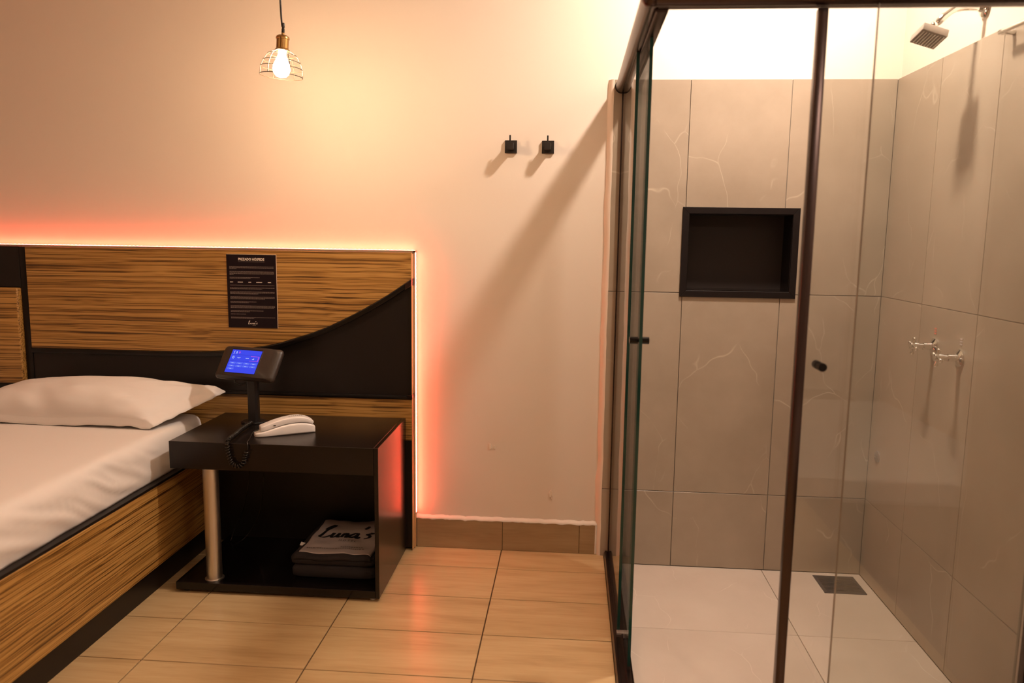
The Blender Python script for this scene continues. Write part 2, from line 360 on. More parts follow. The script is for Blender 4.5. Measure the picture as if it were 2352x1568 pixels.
# shower floor
ZS = -.03
sf = struct('shower_floor', G().box(.162, XR, -1.15, 0, -.1, ZS - .0035), M['grout_grey'], 'beige marble tile floor inside the shower', 'floor')
for (x0, x1, y0, y1) in ((.165, .795, -.54, -.02), (.795, 1.182, -.54, -.02), (.165, .795, -1.15, -.54), (.795, 1.182, -1.15, -.54)):
    put_tile('floor_tile', x0 + .001, x1 - .001, y0 + .001, y1 - .001, ZS, M['marble_floor'], 's', sf)

# shower wall tiles, back
TX = [.142, .430, .803, 1.182]; TZ = [ZS, .285, 1.089, 1.892]
g = G()
g.box(TX[0] + .002, NX0, -.0165, 0, ZS, TZ[3] - .003); g.box(NX1, XR, -.0165, 0, ZS, TZ[3] - .003); g.box(NX0, NX1, -.0165, 0, ZS, NZ0); g.box(NX0, NX1, -.0165, 0, NZ1, TZ[3] - .003)
part('grout', g, M['grout_grey'], wall_back)
JT = .0014
for i in range(3):
    for j in range(3):
        x0, x1, z0, z1 = TX[i] + (JT if i else 0), TX[i + 1] - JT, TZ[j] + JT, TZ[j + 1] - JT
        if j == 2 and i == 1: poly = [(x0, z0), (x1, z0), (x1, NZ0), (NX0, NZ0), (NX0, NZ1), (x1, NZ1), (x1, z1), (x0, z1)]
        elif j == 2 and i == 2: poly = [(x0, z0), (x1, z0), (x1, z1), (x0, z1), (x0, NZ1), (NX1, NZ1), (NX1, NZ0), (x0, NZ0)]
        else: poly = [(x0, z0), (x1, z0), (x1, z1), (x0, z1)]
        cx, cz = (x0 + x1) / 2, (z0 + z1) / 2
        me = G().prism([(u - cx, v - cz) for u, v in poly], 'y', -.020, -.010, bev=.0005, seg=1).mesh('tile', M['marble'])
        o = bpy.data.objects.new('wall_tile', me); COL.objects.link(o); o.parent = wall_back; o.location = (cx, 0, cz)
# right wall tiles
TY = [-.020, -.365, -.728, -1.153, -1.52]
part('grout', G().box(1.1835, XR, TY[-1], 0, ZS, TZ[3] - .003), M['grout_veiled'], wall_right)
for i in range(4):
    for j in range(3):
        y0, y1, z0, z1 = TY[i + 1] + JT, TY[i] - JT, TZ[j] + JT, TZ[j + 1] - JT
        if i == 3 and j == 0: z0 = .001
        cy, cz = (y0 + y1) / 2, (z0 + z1) / 2
        me = G().box(1.182, 1.19, y0 - cy, y1 - cy, z0 - cz, z1 - cz, bev=.0005, seg=1).mesh('tile', M['marble'])
        o = bpy.data.objects.new('wall_tile', me); COL.objects.link(o); o.parent = wall_right; o.location = (0, cy, cz)
# plaster fillet along the edge of the shower tiling
rows = []
for k in range(61):
    z = .0 + 1.892 * k / 60; e = .006 * (noise.noise((0, 3.1, z * 6)) + .5 * noise.noise((5, 0, z * 21)))
    bul = .006 * (math.exp(-((z - 1.11) / .03) ** 2) + math.exp(-((z - .31) / .03) ** 2))
    rows.append([(.121 + e - bul, .0005, z), (.130 + e * .6, -.013, z), (.1405 + e * .45, -.0205, z), (.1435 + e * .45, -.0205, z), (.1425, .0005, z)])
g = G(); g.rings(rows); struct('trim_1', g, M['plaster'], 'narrow plaster fillet along the edge of the shower tiling', 'trim', smooth=50)

# skirting
bb = struct('baseboard_back', G().box(-.622, .125, -.007, 0, 0, .124), M['grout'], 'wood-look tile skirting between headboard and shower', 'baseboard')
for x0, x1 in ((-.622, -.262), (-.262, .056), (.056, .124)):
    x0 += .0008; x1 -= .0008
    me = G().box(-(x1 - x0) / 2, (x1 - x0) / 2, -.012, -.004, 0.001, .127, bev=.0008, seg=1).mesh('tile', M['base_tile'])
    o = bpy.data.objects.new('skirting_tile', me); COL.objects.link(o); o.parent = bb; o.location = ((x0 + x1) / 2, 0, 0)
rows = []
for k in range(81):
    x = -.625 + .752 * k / 80; a = .004 * noise.noise((x * 30, 0, 0)) + .003 * noise.noise((x * 80, 4, 0))
    rows.append([(x, -.0005, .121), (x, -.0128, .1235 + a), (x, -.0132, .128 + a * .5), (x, -.007, .133 + a * .6), (x, -.0005, .139 + a)])
g = G(); g.rings(rows); part('caulk_bead', g, M['white_grout'], bb, smooth=60, label='rough white caulk along the skirting top')
rows = []
for k in range(21):
    z = .002 + .128 * k / 20; a = .002 * noise.noise((0, 7, z * 50))
    rows.append([(.120, -.012, z), (.121 + a, -.0135, z), (.127 + a, -.011, z), (.129, -.006, z), (.124, -.002, z)])
g = G(); g.rings(rows); part('caulk_bead', g, M['white_grout'], bb, smooth=60)

# ------------------------------------------------------------------ lamps of the room
def ceiling_disc(x, y, r, glow, label):
    t = thing('ceiling_lamp', label, 'ceiling lamp', (x, y, ZC))
    part('housing', G().lathe([(r + .012, -.0005), (r + .015, -.02), (r + .008, -.034), (r, -.034), (r, -.006), (0, -.006)], (x, y, ZC), n=32), M['plastic_white'], t, 40)
    part('diffuser', G().lathe([(r - .001, -.008), (r - .001, -.036), (r * .7, -.040), (0, -.042)], (x, y, ZC), n=32), glow, t, 60)
ceiling_disc(.68, -.59, .055, M['shower_lamp'], 'round white ceiling lamp above the middle of the shower')
def ceiling_panel(x, y, sx, sy, label, glow='room_lamp'):
    t = thing('ceiling_panel_light', label, 'ceiling light', (x, y, ZC))
    g = G(); f = .02
    for (a, b, c, d) in ((-sx - f, sx + f, -sy - f, -sy), (-sx - f, sx + f, sy, sy + f), (-sx - f, -sx, -sy, sy), (sx, sx + f, -sy, sy)): g.box(x + a, x + b, y + c, y + d, ZC - .014, ZC - .0005)
    part('frame', g, M['plastic_white'], t); part('diffuser', G().box(x - sx, x + sx, y - sy, y + sy, ZC - .010, ZC - .002), M[glow], t)
ceiling_panel(-.35, -2.9, .15, .15, 'square ceiling light over the open floor')
ceiling_panel(-2.9, -2.6, .15, .15, 'square ceiling light over the foot of the bed')
ceiling_panel(1.75, -3.45, .15, .15, 'square light panel added over the pale platform to brighten its reflection', 'added_lamp')

# ------------------------------------------------------------------ headboard
HB = thing('headboard', 'wide zebra-wood and black headboard edged with a red light strip', 'headboard', (-2.41, -.03, 0))
hx0, hx1, ztop = -2.232, -.632, 1.232
part('backing_board', G().box(-4.19, hx1 + .002, -.030, -.001, .0, ztop - .004), M['black_lam'], HB)
cur = [(-.630, 1.126), (-.712, 1.069), (-.801, 1.015), (-.890, .967), (-.998, .916), (-1.107, .878), (-1.198, .851), (-1.327, .829), (-1.474, .8155), (-1.62, .812), (-1.80, .812)]
cpts = [(p.x, p.y) for p in catmull([(a, b, 0) for a, b in cur], 6)]
part('upper_panel', G().prism([(hx0, ztop - .004), (hx0, .812)] + [(max(min(x, hx1), hx0), z) for x, z in reversed(cpts)] + [(hx1, ztop - .004)], 'y', -.060, -.030, bev=.0012, seg=1), M['zebrano'], HB, label='zebra-wood panel with a sweeping curved lower edge')
low = [(x, z - .0205 - .003 * max(0, min(1, (x + 1.1) / .4))) for x, z in cpts]
part('curved_moulding', G().prism([(hx0, .811), (hx0, .792)] + [(x, z) for x, z in reversed(low)] + [(x, z - .0008) for x, z in cpts], 'y', -.069, -.030, bev=.003), M['black_moulding'], HB, 40, label='black moulding following the curve')
part('end_cap', G().prism([(-.629, 1.1265), (-.629, 1.0985), (-.655, 1.080), (-.655, 1.108)], 'y', -.0705, -.002, bev=.002), M['bronze'], HB, label='dark metal end cap of the moulding')
part('lower_panel', G().prism([(hx0, .792), (hx0, .655), (hx1 - .001, .655), (hx1 - .001, 1.108)] + [(x, z + .0004) for x, z in low[4:]], 'y', -.052, -.030), M['black_lam'], HB)
part('lower_moulding', G().box(hx0, hx1 - .001, -.064, -.030, .640, .655, bev=.003), M['black_moulding'], HB, 40)
part('end_cap', G().box(-.650, -.628, -.066, -.002, .641, .660, bev=.002), M['bronze'], HB)
part('wood_band', G().box(hx0, hx1, -.060, -.030, .470, .6395, bev=.0012, seg=1), M['zebrano'], HB)
part('base_panel', G().box(hx0, hx1 - .002, -.052, -.030, .012, .4695, bev=.001, seg=1), M['black_lam'], HB)
part('edge_strip', G().box(hx1 + .0002, -.6296, -.0585, -.0285, .004, 1.224), M['edge_wood'], HB)
part('edge_strip', G().box(-.6295, -.624, -.028, -.014, .004, .149), M['edge_wood'], HB)
part('divider_strip', G().box(-2.262, hx0, -.056, -.030, .62, ztop - .004, bev=.002), M['black_moulding'], HB, 40)
part('center_cap_panel', G().box(-2.560, -2.262, -.058, -.030, 1.062, ztop - .002, bev=.002), M['black_lam'], HB)
part('center_panel', G().box(-2.557, -2.265, -.078, -.030, .662, 1.060, bev=.008, seg=3), M['zebrano'], HB, 40)
part('center_base_panel', G().box(-2.557, -2.265, -.056, -.030, .30, .661), M['black_lam'], HB)
part('divider_strip', G().box(-2.588, -2.558, -.056, -.030, .62, ztop - .004, bev=.002), M['black_moulding'], HB, 40)
part('upper_panel', G().box(-4.188, -2.588, -.060, -.030, .812, ztop - .004, bev=.0012, seg=1), M['zebrano'], HB)
part('lower_panel', G().box(-4.188, -2.588, -.052, -.030, .30, .811), M['black_lam'], HB)
# light strip in an aluminium profile, along the top and down the right edge
part('light_profile', G().box(-4.19, -.6205, -.028, -.0005, ztop - .004, ztop + .004), M['alu'], HB)
part('light_profile', G().box(-.6295, -.6225, -.028, -.0005, .150, ztop + .004), M['alu'], HB)
st = part('light_strip', G().box(-4.18, -.624, -.025, -.014, ztop + .004, ztop + .0055), M['led'], HB, label='glowing red light strip along the top')
sv = part('light_strip', G().box(-.6225, -.6210, -.025, -.014, .155, ztop + .002), M['led'], HB, label='glowing red light strip down the right edge')
g = G()
for k in range(130):
    x = -.635 - k * .0165; g.box(x - .0022, x + .0022, -.022, -.0175, ztop + .0055, ztop + .0062)
ld = part('light_chips', g, M['led_dot'], st); ld['kind'] = 'stuff'
g = G()
for k in range(64):
    z = 1.225 - k * .0165; g.box(-.6210, -.6203, -.022, -.0175, z - .0022, z + .0022)
ld = part('light_chips', g, M['led_dot'], sv); ld['kind'] = 'stuff'

# ------------------------------------------------------------------ notice on the headboard
PX0, PX1, PZ0, PZ1, PY = -1.381, -1.176, .917, 1.212, -.0605
NS = thing('notice_sign', 'black printed guest notice fixed to the zebra-wood headboard', 'sign', ((PX0 + PX1) / 2, PY, PZ0))
part('card', G().box(PX0, PX1, PY - .002, PY, PZ0, PZ1), M['poster'], NS)
g = G(); g.box(PX0 + .001, PX1, PY - .0022, PY - .0002, PZ1 - .0012, PZ1 + .0004); g.box(PX1 - .0012, PX1 + .0004, PY - .0022, PY - .0002, PZ0, PZ1); part('card_edge', g, M['ink_pale'], NS)
yp = PY - .0024
def onp(x, z): return Vector((PX0 + x * (PX1 - PX0), yp, PZ1 - z * (PZ1 - PZ0)))
part('title', text_g('PREZADO HÓSPEDE', .0128, lambda x, y: Vector(((PX0 + PX1) / 2 + .000 + x * .93, yp, PZ1 - .0245 + y * 1.05)), bold=.0003), M['ink_white'], NS)
part('rule', G().box(PX0 + .048, PX1 - .048, yp, yp + .0005, PZ1 - .0305, PZ1 - .0297), M['ink_grey'], NS); part('rule', G().box(PX0 + .012, PX1 - .010, yp, yp + .0005, PZ1 - .1245, PZ1 - .1233), M['ink_grey'], NS)
lines = [(.168, .95, 3), (.184, .95, 3), (.197, .20, 3), (.235, .95, 3), (.250, .95, 3), (.264, .95, 3), (.277, .14, 3), (.314, .66, 2), (.328, .48, 2),
         (.455, .95, 2), (.469, .70, 2), (.510, .95, 2), (.524, .95, 2), (.537, .62, 2), (.578, .95, 2), (.592, .95, 2), (.605, .75, 2), (.646, .58, 2), (.659, .42, 2),
         (.701, .95, 2), (.715, .95, 2), (.728, .93, 2), (.768, .72, 2), (.781, .44, 2), (.815, .36, 2), (.859, .95, 2), (.872, .52, 2)]
g = G(); rnd = random.Random(3)
for (z, x1, _) in lines:
    x = .055
    while x < x1:
        w = min(rnd.uniform(.012, .05), x1 - x); a = onp(x, z); b = onp(x + w, z)
        g.box(a.x, b.x, yp, yp + .0004, a.z - .0009, a.z + .0009); x += w + .006
part('small_print', g, M['ink_grey'], NS)['kind'] = 'stuff'
g = G()
for x, w in ((.06, .075), (.215, .13), (.43, .07), (.59, .145), (.82, .08)):
    a = onp(x, .378); g.box(a.x, a.x + w * (PX1 - PX0) * .8, yp, yp + .0004, a.z - .0014, a.z + .0014)
part('bold_print', g, M['ink_white'], NS)['kind'] = 'stuff'
part('logo_script', script_g(lambda x, y: Vector((PX0 + .085 + x * .036, yp, PZ0 + .0145 + y * .030)), .022), M['ink_white'], NS)['kind'] = 'stuff'
part('logo_word', text_g('MOTEL', .0042, lambda x, y: Vector((PX0 + .107 + x, yp, PZ0 + .0085 + y))), M['ink_pale'], NS)

# ------------------------------------------------------------------ bed
BED = thing('bed_base', 'low bed base with zebra-wood side rail on a black plinth', 'bed', (-2.41, -1.1, 0))
bx0, bx1 = -3.36, -1.46
part('side_rail', G().box(bx1 - .022, bx1, -2.15, -.072, .103, .394, bev=.001, seg=1), M['zebrano_y'], BED, label='zebra-wood side rail')
part('side_rail', G().box(bx0, bx0 + .022, -2.15, -.072, .103, .394, bev=.001, seg=1), M['zebrano_y'], BED)
part('foot_rail', G().box(bx0, bx1, -2.172, -2.15, .103, .394, bev=.001, seg=1), M['zebrano'], BED)
part('top_trim', G().box(bx0 + .001, bx1 - .001, -2.17, -.072, .394, .404, bev=.002), M['black_lam'], BED, 40)
part('plinth', G().box(bx0 + .03, bx1 - .025, -2.10, -.075, .0, .103), M['black_lam'], BED)
# mattress in a fitted sheet
mx0, mx1, my0, my1, mz0, mz1 = -3.33, -1.484, -2.12, -.080, .4045, .566
def mattress():
    prof = []   # (distance from the outer face inwards, height) around the right-hand section
    sec = [(.004, mz0), (.001, .412), (.000, .420), (-.002, .432), (-.003, .445), (-.003, .458), (-.003, .471), (-.002, .484), (-.001, .497), (.000, .510), (.001, .522), (.003, .533), (.006, .543), (.011, .552), (.018, .559), (.028, .564), (.042, .566), (.06, .567)]
    g = G(); NY = 340; rows = []
    def ridge(v): return 1 - 2 * abs(v)
    for j in range(NY + 1):
        y = my0 + (my1 - my0) * j / NY
        e1 = max(0, 1 - (my1 - y) / .05); e0 = max(0, 1 - (y - my0) / .05); e = max(e0, e1)
        ein = .045 * (1 - math.sqrt(max(0, 1 - e * e)))
        row = [(mx0 + d + ein, y, z) for (d, z) in sec]
        nx = 30
        for k in range(1, nx):
            x = mx0 + .06 + (mx1 - mx0 - .12) * k / nx
            zz = mz1 + .006 * math.sin(PI * k / nx) + .0022 * noise.noise((x * 3, y * 2.2, 1)) + .0016 * noise.noise((x * 7 + y * 3, y * 5, 4))
            row.append((x, y, zz))
        rs = []
        for (d, z) in sec:
            h = (z - mz0) / (mz1 - mz0)
            # cloth tucked under: creases sweep from the top edge down towards the head end
            q = h * 2.3 + y * 5.6 + .55 * noise.noise((y * 3, h, 7))
            wr = .60 * ridge(noise.noise((q, y * 1.6, 2))) + .24 * ridge(noise.noise((q * 2.2, y * 2.4, 9))) + .10 * noise.noise((q * 3.6, y * 4, 3)) - .45
            env = max(0.0, min(1.0, (1.0 - h) / .28)) * min(1, .25 + h * 2.2)
            along = max(.20, min(1, (-y - .28) / .45)) * (.75 + .5 * noise.noise((y * 2.3, 0, 12)))
            rs.append((mx1 - d - ein + .034 * wr * env * along, y, z + (.0015 * noise.noise((y * 9, 5, 5)) if h > .85 else 0)))
        row += rs[::-1]
        drop = .05 * (1 - math.sqrt(max(0, 1 - e * e)))
        row = [(x, yy, z - (drop * max(0, (z - mz0) / (mz1 - mz0)) ** 2)) for x, yy, z in row]
        rows.append(row)
    g.rings(rows); return g
single('mattress', mattress(), M['sheet'], 'mattress in a creased white fitted sheet on the low bed', 'mattress', (-2.41, -1.1, mz0), smooth=80)

# pillow with a flat flange, propped against the headboard
def pillow():
    FL, FR, BR, BL = Vector((-2.30, -.40, .578)), Vector((-1.545, -.392, .575)), Vector((-1.385, -.105, .658)), Vector((-2.36, -.10, .600))
    nu, nv = 110, 80
    def base(u, v):
        b = FL.lerp(FR, u).lerp(BL.lerp(BR, u), v)
        if v < .5: b.y += .012 * math.sin(PI * u) * (1 - 2 * v)          # front edge bows in
        b.z += .004 * math.sin(3 * PI * u + .4) * (1 - v) ** 2
        if v < .5: b.y += -.020 * min(1, v / .085) * max(0, 1 - (max(v, .085) - .085) / .3)   # the flange stands up in front
        return b
    def puff(u, v):
        fu, fv = .050, .085
        a = max(0, min(1, (u - fu) / (.5 - fu))) if u < .5 else max(0, min(1, (1 - fu - u) / (.5 - fu)))
        c = max(0, min(1, (v - fv) / (.5 - fv))) if v < .5 else max(0, min(1, (1 - fv * .4 - v) / (.5 - fv * .4)))
        s = (1 - (1 - a) ** 2.6) ** .58 * (1 - (1 - c) ** 2.4) ** .55
        h = .098 * s * (1 - .28 * max(0, u - .55) / .45)
        # creases gathered at the front seam and towards the right corner
        w = .014 * noise.noise((u * 9 + v * 2.5, v * 2.2, 0)) * max(0, 1 - v * 1.3) + .009 * noise.noise((u * 5 + v * 7, v * 4 - u * 5, 5)) + .008 * noise.noise((u * 16 - v * 7, v * 4, 3)) * max(0, 1 - abs(u - .9) * 3)
        return h + w * min(1, s * 2.2) * (1.2 - .7 * c)
    g = G()
    top = [[None] * (nv + 1) for _ in range(nu + 1)]; bot = [[None] * (nv + 1) for _ in range(nu + 1)]
    for i in range(nu + 1):
        for j in range(nv + 1):
            u, v = i / nu, j / nv; b = base(u, v); p = puff(u, v)
            fl = .0060 * noise.noise((u * 14, v * 12, 8)) if (u < .05 or u > .95 or v < .085 or v > .96) else 0
            n = Vector((0, -.32, .947))
            ss = min(v / .085, 1.0) * min(1, (1 - u) / .05, u / .05); seam = .028 * ss - .0045 * math.exp(-((v - .095) / .022) ** 2) * (1 if .05 < u < .95 else 0) - .004 * math.exp(-((u - .945) / .014) ** 2)
            top[i][j] = g.bm.verts.new(b + n * (p + .004) + Vector((0, 0, fl + seam)))
            lowz = b + Vector((0, 0, fl - .001)) - n * 0.0 + Vector((0, 0, -.35 * p * .0))
            bot[i][j] = g.bm.verts.new(lowz)
    for i in range(nu):
        for j in range(nv):
            g.bm.faces.new((top[i][j], top[i + 1][j], top[i + 1][j + 1], top[i][j + 1])); g.bm.faces.new((bot[i][j], bot[i][j + 1], bot[i + 1][j + 1], bot[i + 1][j]))
    for i in range(nu):
        g.bm.faces.new((top[i][0], bot[i][0], bot[i + 1][0], top[i + 1][0])); g.bm.faces.new((top[i + 1][nv], bot[i + 1][nv], bot[i][nv], top[i][nv]))
    for j in range(nv):
        g.bm.faces.new((top[0][j + 1], bot[0][j + 1], bot[0][j], top[0][j])); g.bm.faces.new((top[nu][j], bot[nu][j], bot[nu][j + 1], top[nu][j + 1]))
    return g
single('pillow', pillow(), M['sheet'], 'plump white pillow with a flat flange lying against the headboard', 'pillow', (-1.85, -.26, .575), smooth=70)

# ------------------------------------------------------------------ nightstand
nx0, nx1, ny0, ny1, nz1 = -1.408, -.655, -.515, -.066, .564
NT = thing('nightstand', 'black open nightstand with a steel post beside the bed', 'nightstand', ((nx0 + nx1) / 2, -.29, 0))
part('top_box', G().box(nx0, nx1 - .0155, ny0, ny1, .465, nz1, bev=.0012, seg=1), M['black_stand'], NT)
part('side_panel', G().box(nx1 - .015, nx1, ny0, ny1, .012, nz1, bev=.001, seg=1), M['black_stand'], NT)
part('bottom_panel', G().box(nx0 + .002, nx1 - .0155, ny0, ny1, .012, .040, bev=.001, seg=1), M['black_gloss'], NT)
part('back_panel', G().box(nx0 + .01, nx1 - .0155, ny1 - .015, ny1, .040, .465), M['black_lam'], NT)
g = G(); g.lathe([(.0265, .0415), (.0275, .0425), (.0275, .464)], (-1.281, -.470, 0), n=32); part('post', g, M['steel'], NT, 40, label='brushed steel post')
g = G(); g.lathe([(.034, .0402), (.034, .0425), (.031, .0445), (.0265, .0445)], (-1.281, -.470, 0), n=32); part('post_flange', g, M['steel'], NT, 30)
for x, y in ((-.685, -.49), (-1.375, -.49), (-.685, -.10), (-1.375, -.10)):
    part('foot', G().lathe([(.010, .0), (.012, .002), (.012, .008), (.008, .0122)], (x, y, 0), n=16), M['plastic_white'] if x > -1 else M['plastic_black'], NT, 40)

# ------------------------------------------------------------------ towel pack on the lower shelf
tz = .0408
TP = thing('towel_pack', 'folded dark towels in a printed bag on the lower nightstand shelf', 'towel pack', (-.845, -.26, tz))
def slab(x0, x1, y0, y1, z0, z1, amp, seed, nu=30, nv=30, rnd=.02, flat=False):
    """soft folded block: rounded sides, wavy top"""
    g = G(); R = []
    def sec(y, k):
        row = []; m = 30
        e = max(0, 1 - min(y - y0, y1 - y) / rnd); ins = rnd * (1 - math.sqrt(max(0, 1 - e * e)))
        for i in range(m):
            a = 2 * PI * i / m; ca, sa = math.cos(a), math.sin(a)
            ux = math.copysign(abs(ca) ** .28, ca); uz = math.copysign(abs(sa) ** .45, sa)
            x = (x0 + x1) / 2 + ux * ((x1 - x0) / 2 - ins * .6); z = (z0 + z1) / 2 + uz * ((z1 - z0) / 2 - ins * .45)
            d = amp * noise.noise((x * 14 + seed, y * 11, z * 22))
            if uz > .3: z += d + amp * 1.2 * noise.noise((x * 6 + seed, y * 5, 0))
            elif uz > -.6: x += d * ca; 
            row.append((x, y, max(z, z0)))
        return row
    for k in range(nv + 1): R.append(sec(y0 + (y1 - y0) * k / nv, k))
    g.rings(R); return g
part('folded_towel', slab(-1.005, -.690, -.440, -.10, tz, tz + .048, .004, 3), M['cloth_black'], TP, 60)
part('folded_towel', slab(-1.010, -.695, -.435, -.11, tz + .046, tz + .086, .005, 8), M['cloth_black'], TP, 60)
def bag_h(x, y):
    return tz + .093 + .016 * max(0, (y + .43) / .32) + .0060 * noise.noise((x * 17 + y * 9, y * 8, 2)) + .0035 * noise.noise((x * 11, y * 24, 7)) + .012 * math.exp(-((x + .73) / .05) ** 2 - ((y + .14) / .08) ** 2)
def bag_pt(u, v, dz=0.0):
    x = -1.000 + (.296) * u + .010 * v; y = -.442 + .318 * v + .006 * noise.noise((u * 5, 0, 1))
    e = min(u, 1 - u, v, 1 - v); dr = .018 * max(0, 1 - e / .06) ** 2
    return Vector((x, y, bag_h(x, y) - dr + dz))
g = G(); R0 = []
g.grid(lambda u, v: bag_pt(u, v), 44, 44)
top = part('bag_trim', g, M['cloth_black'], TP, 70, label='black border of the bag')
mod = top.modifiers.new('thickness', 'SOLIDIFY'); mod.thickness = .006; mod.offset = -1
g = G(); g.grid(lambda u, v: bag_pt(.075 + .905 * u, .05 + .90 * v, .0012), 44, 44)
bp_ = part('bag_panel', g, M['cloth_white'], TP, 70, label='pale printed front of the bag')
mod = bp_.modifiers.new('thickness', 'SOLIDIFY'); mod.thickness = .0008; mod.offset = -1
def lay(x, y):                                    # print area in bag coordinates
    return bag_pt(.20 + x * .66, .47 + y * .72, .0022)
part('logo_script', script_g(lambda x, y: lay(x, y), .023), M['ink_black'], TP)['kind'] = 'stuff'
part('logo_word', text_g('M O T E L', .085, lambda x, y: lay(.56 + x * .95, -.14 + y)), M['ink_black'], TP)
g = G(); rnd = random.Random(9)
for (u0, u1, vv) in ((.12, .50, .17), (.54, .80, .215), (.50, .84, .165)):
    u = u0
    while u < u1:
        w = rnd.uniform(.012, .03)
        q = [bag_pt(a, b, .0022) for a, b in ((u, vv), (u + w, vv), (u + w, vv + .022), (u, vv + .022))]
        g.bm.faces.new([g.bm.verts.new(p) for p in q]); u += w + .008
part('small_print', g, M['ink_grey'], TP)['kind'] = 'stuff'
part('tag', G().prism([(-1.004, tz + .086), (-.984, tz + .083), (-.983, tz + .094), (-.998, tz + .099)], 'y', -.345, -.341), M['plastic_white'], TP)

# ------------------------------------------------------------------ tablet on its post
TS = thing('tablet_stand', 'black tablet stand with a lit blue touch screen on the nightstand', 'tablet', (-1.222, -.215, nz1))
hexa = [(-1.222 + .050 * math.cos(PI / 8 + k * PI / 4), -.215 + .040 * math.sin(PI / 8 + k * PI / 4)) for k in range(8)]
part('base_plate', G().prism(hexa, 'z', nz1, nz1 + .008, bev=.002), M['plastic_black'], TS)
part('post', G().prism([(-1.242, -.223), (-1.235, -.234), (-1.209, -.234), (-1.202, -.223), (-1.202, -.205), (-1.242, -.205)], 'z', nz1 + .008, .775, bev=.001), M['plastic_black'], TS)
yawm = Matrix.Rotation(math.radians(-15), 4, 'Z') @ Matrix.Rotation(math.radians(55), 4, 'X')
TM = Matrix.Translation(Vector((-1.226, -.243, .803))) @ yawm            # local x width, y up the screen, z out of the screen
hw, hh = .134, .068
def rr(hx, hy, r, n=6):
    out = []
    for cx, cy, a0 in ((hx - r, hy - r, 0), (-hx + r, hy - r, PI / 2), (-hx + r, -hy + r, PI), (hx - r, -hy + r, 3 * PI / 2)):
        for k in range(n + 1): a = a0 + PI / 2 * k / n; out.append((cx + r * math.cos(a), cy + r * math.sin(a)))
    return out
g = G(); R = []
for (ins, z) in ((.014, -.026), (.004, -.020), (.0, -.010), (.002, -.002), (.012, .006), (.030, .011)):
    R.append([(x, y, z) for x, y in rr(hw - ins, hh - min(ins, .010) * .6, .016)])
g.rings(R); g.xf(TM); body = part('tablet_housing', g, M['plastic_dark'], TS, 50)
sw, sh = .068, .048; sx0 = -.014
g = G().box(sx0 - sw - .004, sx0 + sw + .004, -sh - .003, sh + .006, .009, .0118, bev=.001, seg=1).xf(TM); part('bezel', g, M['plastic_black'], TS)
g = G().box(sx0 - sw, sx0 + sw, -sh, sh, .0100, .0122).xf(TM); scr = part('screen', g, M['screen'], TS, label='glowing blue touch screen')
def flat(quads, m, name, dz=.0123):
    g = G()
    for (x0, x1, y0, y1) in quads:      # 0..1 across, 0..1 up
        P = [Vector((sx0 - sw + 2 * sw * a, -sh + 2 * sh * b, dz)) for a, b in ((x0, y0), (x1, y0), (x1, y1), (x0, y1))]
        g.bm.faces.new([g.bm.verts.new(p) for p in P])
    g.xf(TM); part(name, g, m, scr)['kind'] = 'stuff'
flat([(0, 1, .775, .790), (0, 1, .50, .512)], M['screen_dark'], 'screen_rule')
flat([(.05 + .235 * c, .26 + .235 * c, .375 - .125 * r, .455 - .125 * r) for r in range(3) for c in range(4) if not (r == 2 and c > 0)], M['screen_hi'], 'screen_button')
flat([(.12 + .235 * c, .19 + .235 * c, .405 - .125 * r, .42 - .125 * r) for r in range(3) for c in range(4) if not (r == 2 and c > 0)] + [(.24, .36, .655, .67), (.53, .64, .64, .655), (.26, .33, .63, .64), (.05, .10, .815, .825), (.14, .20, .815, .825)], M['screen_white'], 'screen_caption', .0124)
flat([(.68, .97, .735, .752), (.68, .97, .53, .545), (.945, .97, .53, .75)], M['screen_pink'], 'screen_frame')
def icon(pts, r, m, name, loop=False):
    g = G(); g.tube([(sx0 - sw + 2 * sw * a, -sh + 2 * sh * b, .0124) for a, b in pts], r, 5, loop=loop); g.xf(TM); part(name, g, m, scr)
icon([(.10, .94), (.065, .89), (.10, .84)], .0008, M['screen_white'], 'arrow_icon')
icon([(.265 + .022 * math.cos(a * PI / 5), .885 + .034 * math.sin(a * PI / 5)) for a in range(10)], .0010, M['screen_pink'], 'stop_icon', True)
icon([(.155, .85), (.155, .88), (.17, .93), (.185, .88), (.185, .85)], .0009, M['screen_white'], 'bell_icon')
icon([(.11 + .026 * math.cos(a * PI / 4), .655 + .040 * math.sin(a * PI / 4)) for a in range(8)], .0008, M['screen_white'], 'bulb_icon', True)
for a in range(6): icon([(.11 + .034 * math.cos(a * PI / 3), .655 + .052 * math.sin(a * PI / 3)), (.11 + .046 * math.cos(a * PI / 3), .655 + .070 * math.sin(a * PI / 3))], .0006, M['screen_white'], 'bulb_ray')
flat([(.755, .785, .60, .63), (.787, .817, .60, .66)], M['screen_white'], 'hand_icon', .0124)
g = G(); g.box(-.03, .03, -.05, .03, -.048, -.024, bev=.004).xf(TM); part('mount_bracket', g, M['plastic_black'], TS, 40)
g = G(); g.tube([TM @ Vector((-.045, -.060, -.012)), TM @ Vector((-.045, -.075, -.022)), TM @ Vector((-.03, -.078, -.035)), TM @ Vector((-.010, -.066, -.040))], .0035, 8); part('bracket_latch', g, M['plastic_black'], TS, 60)

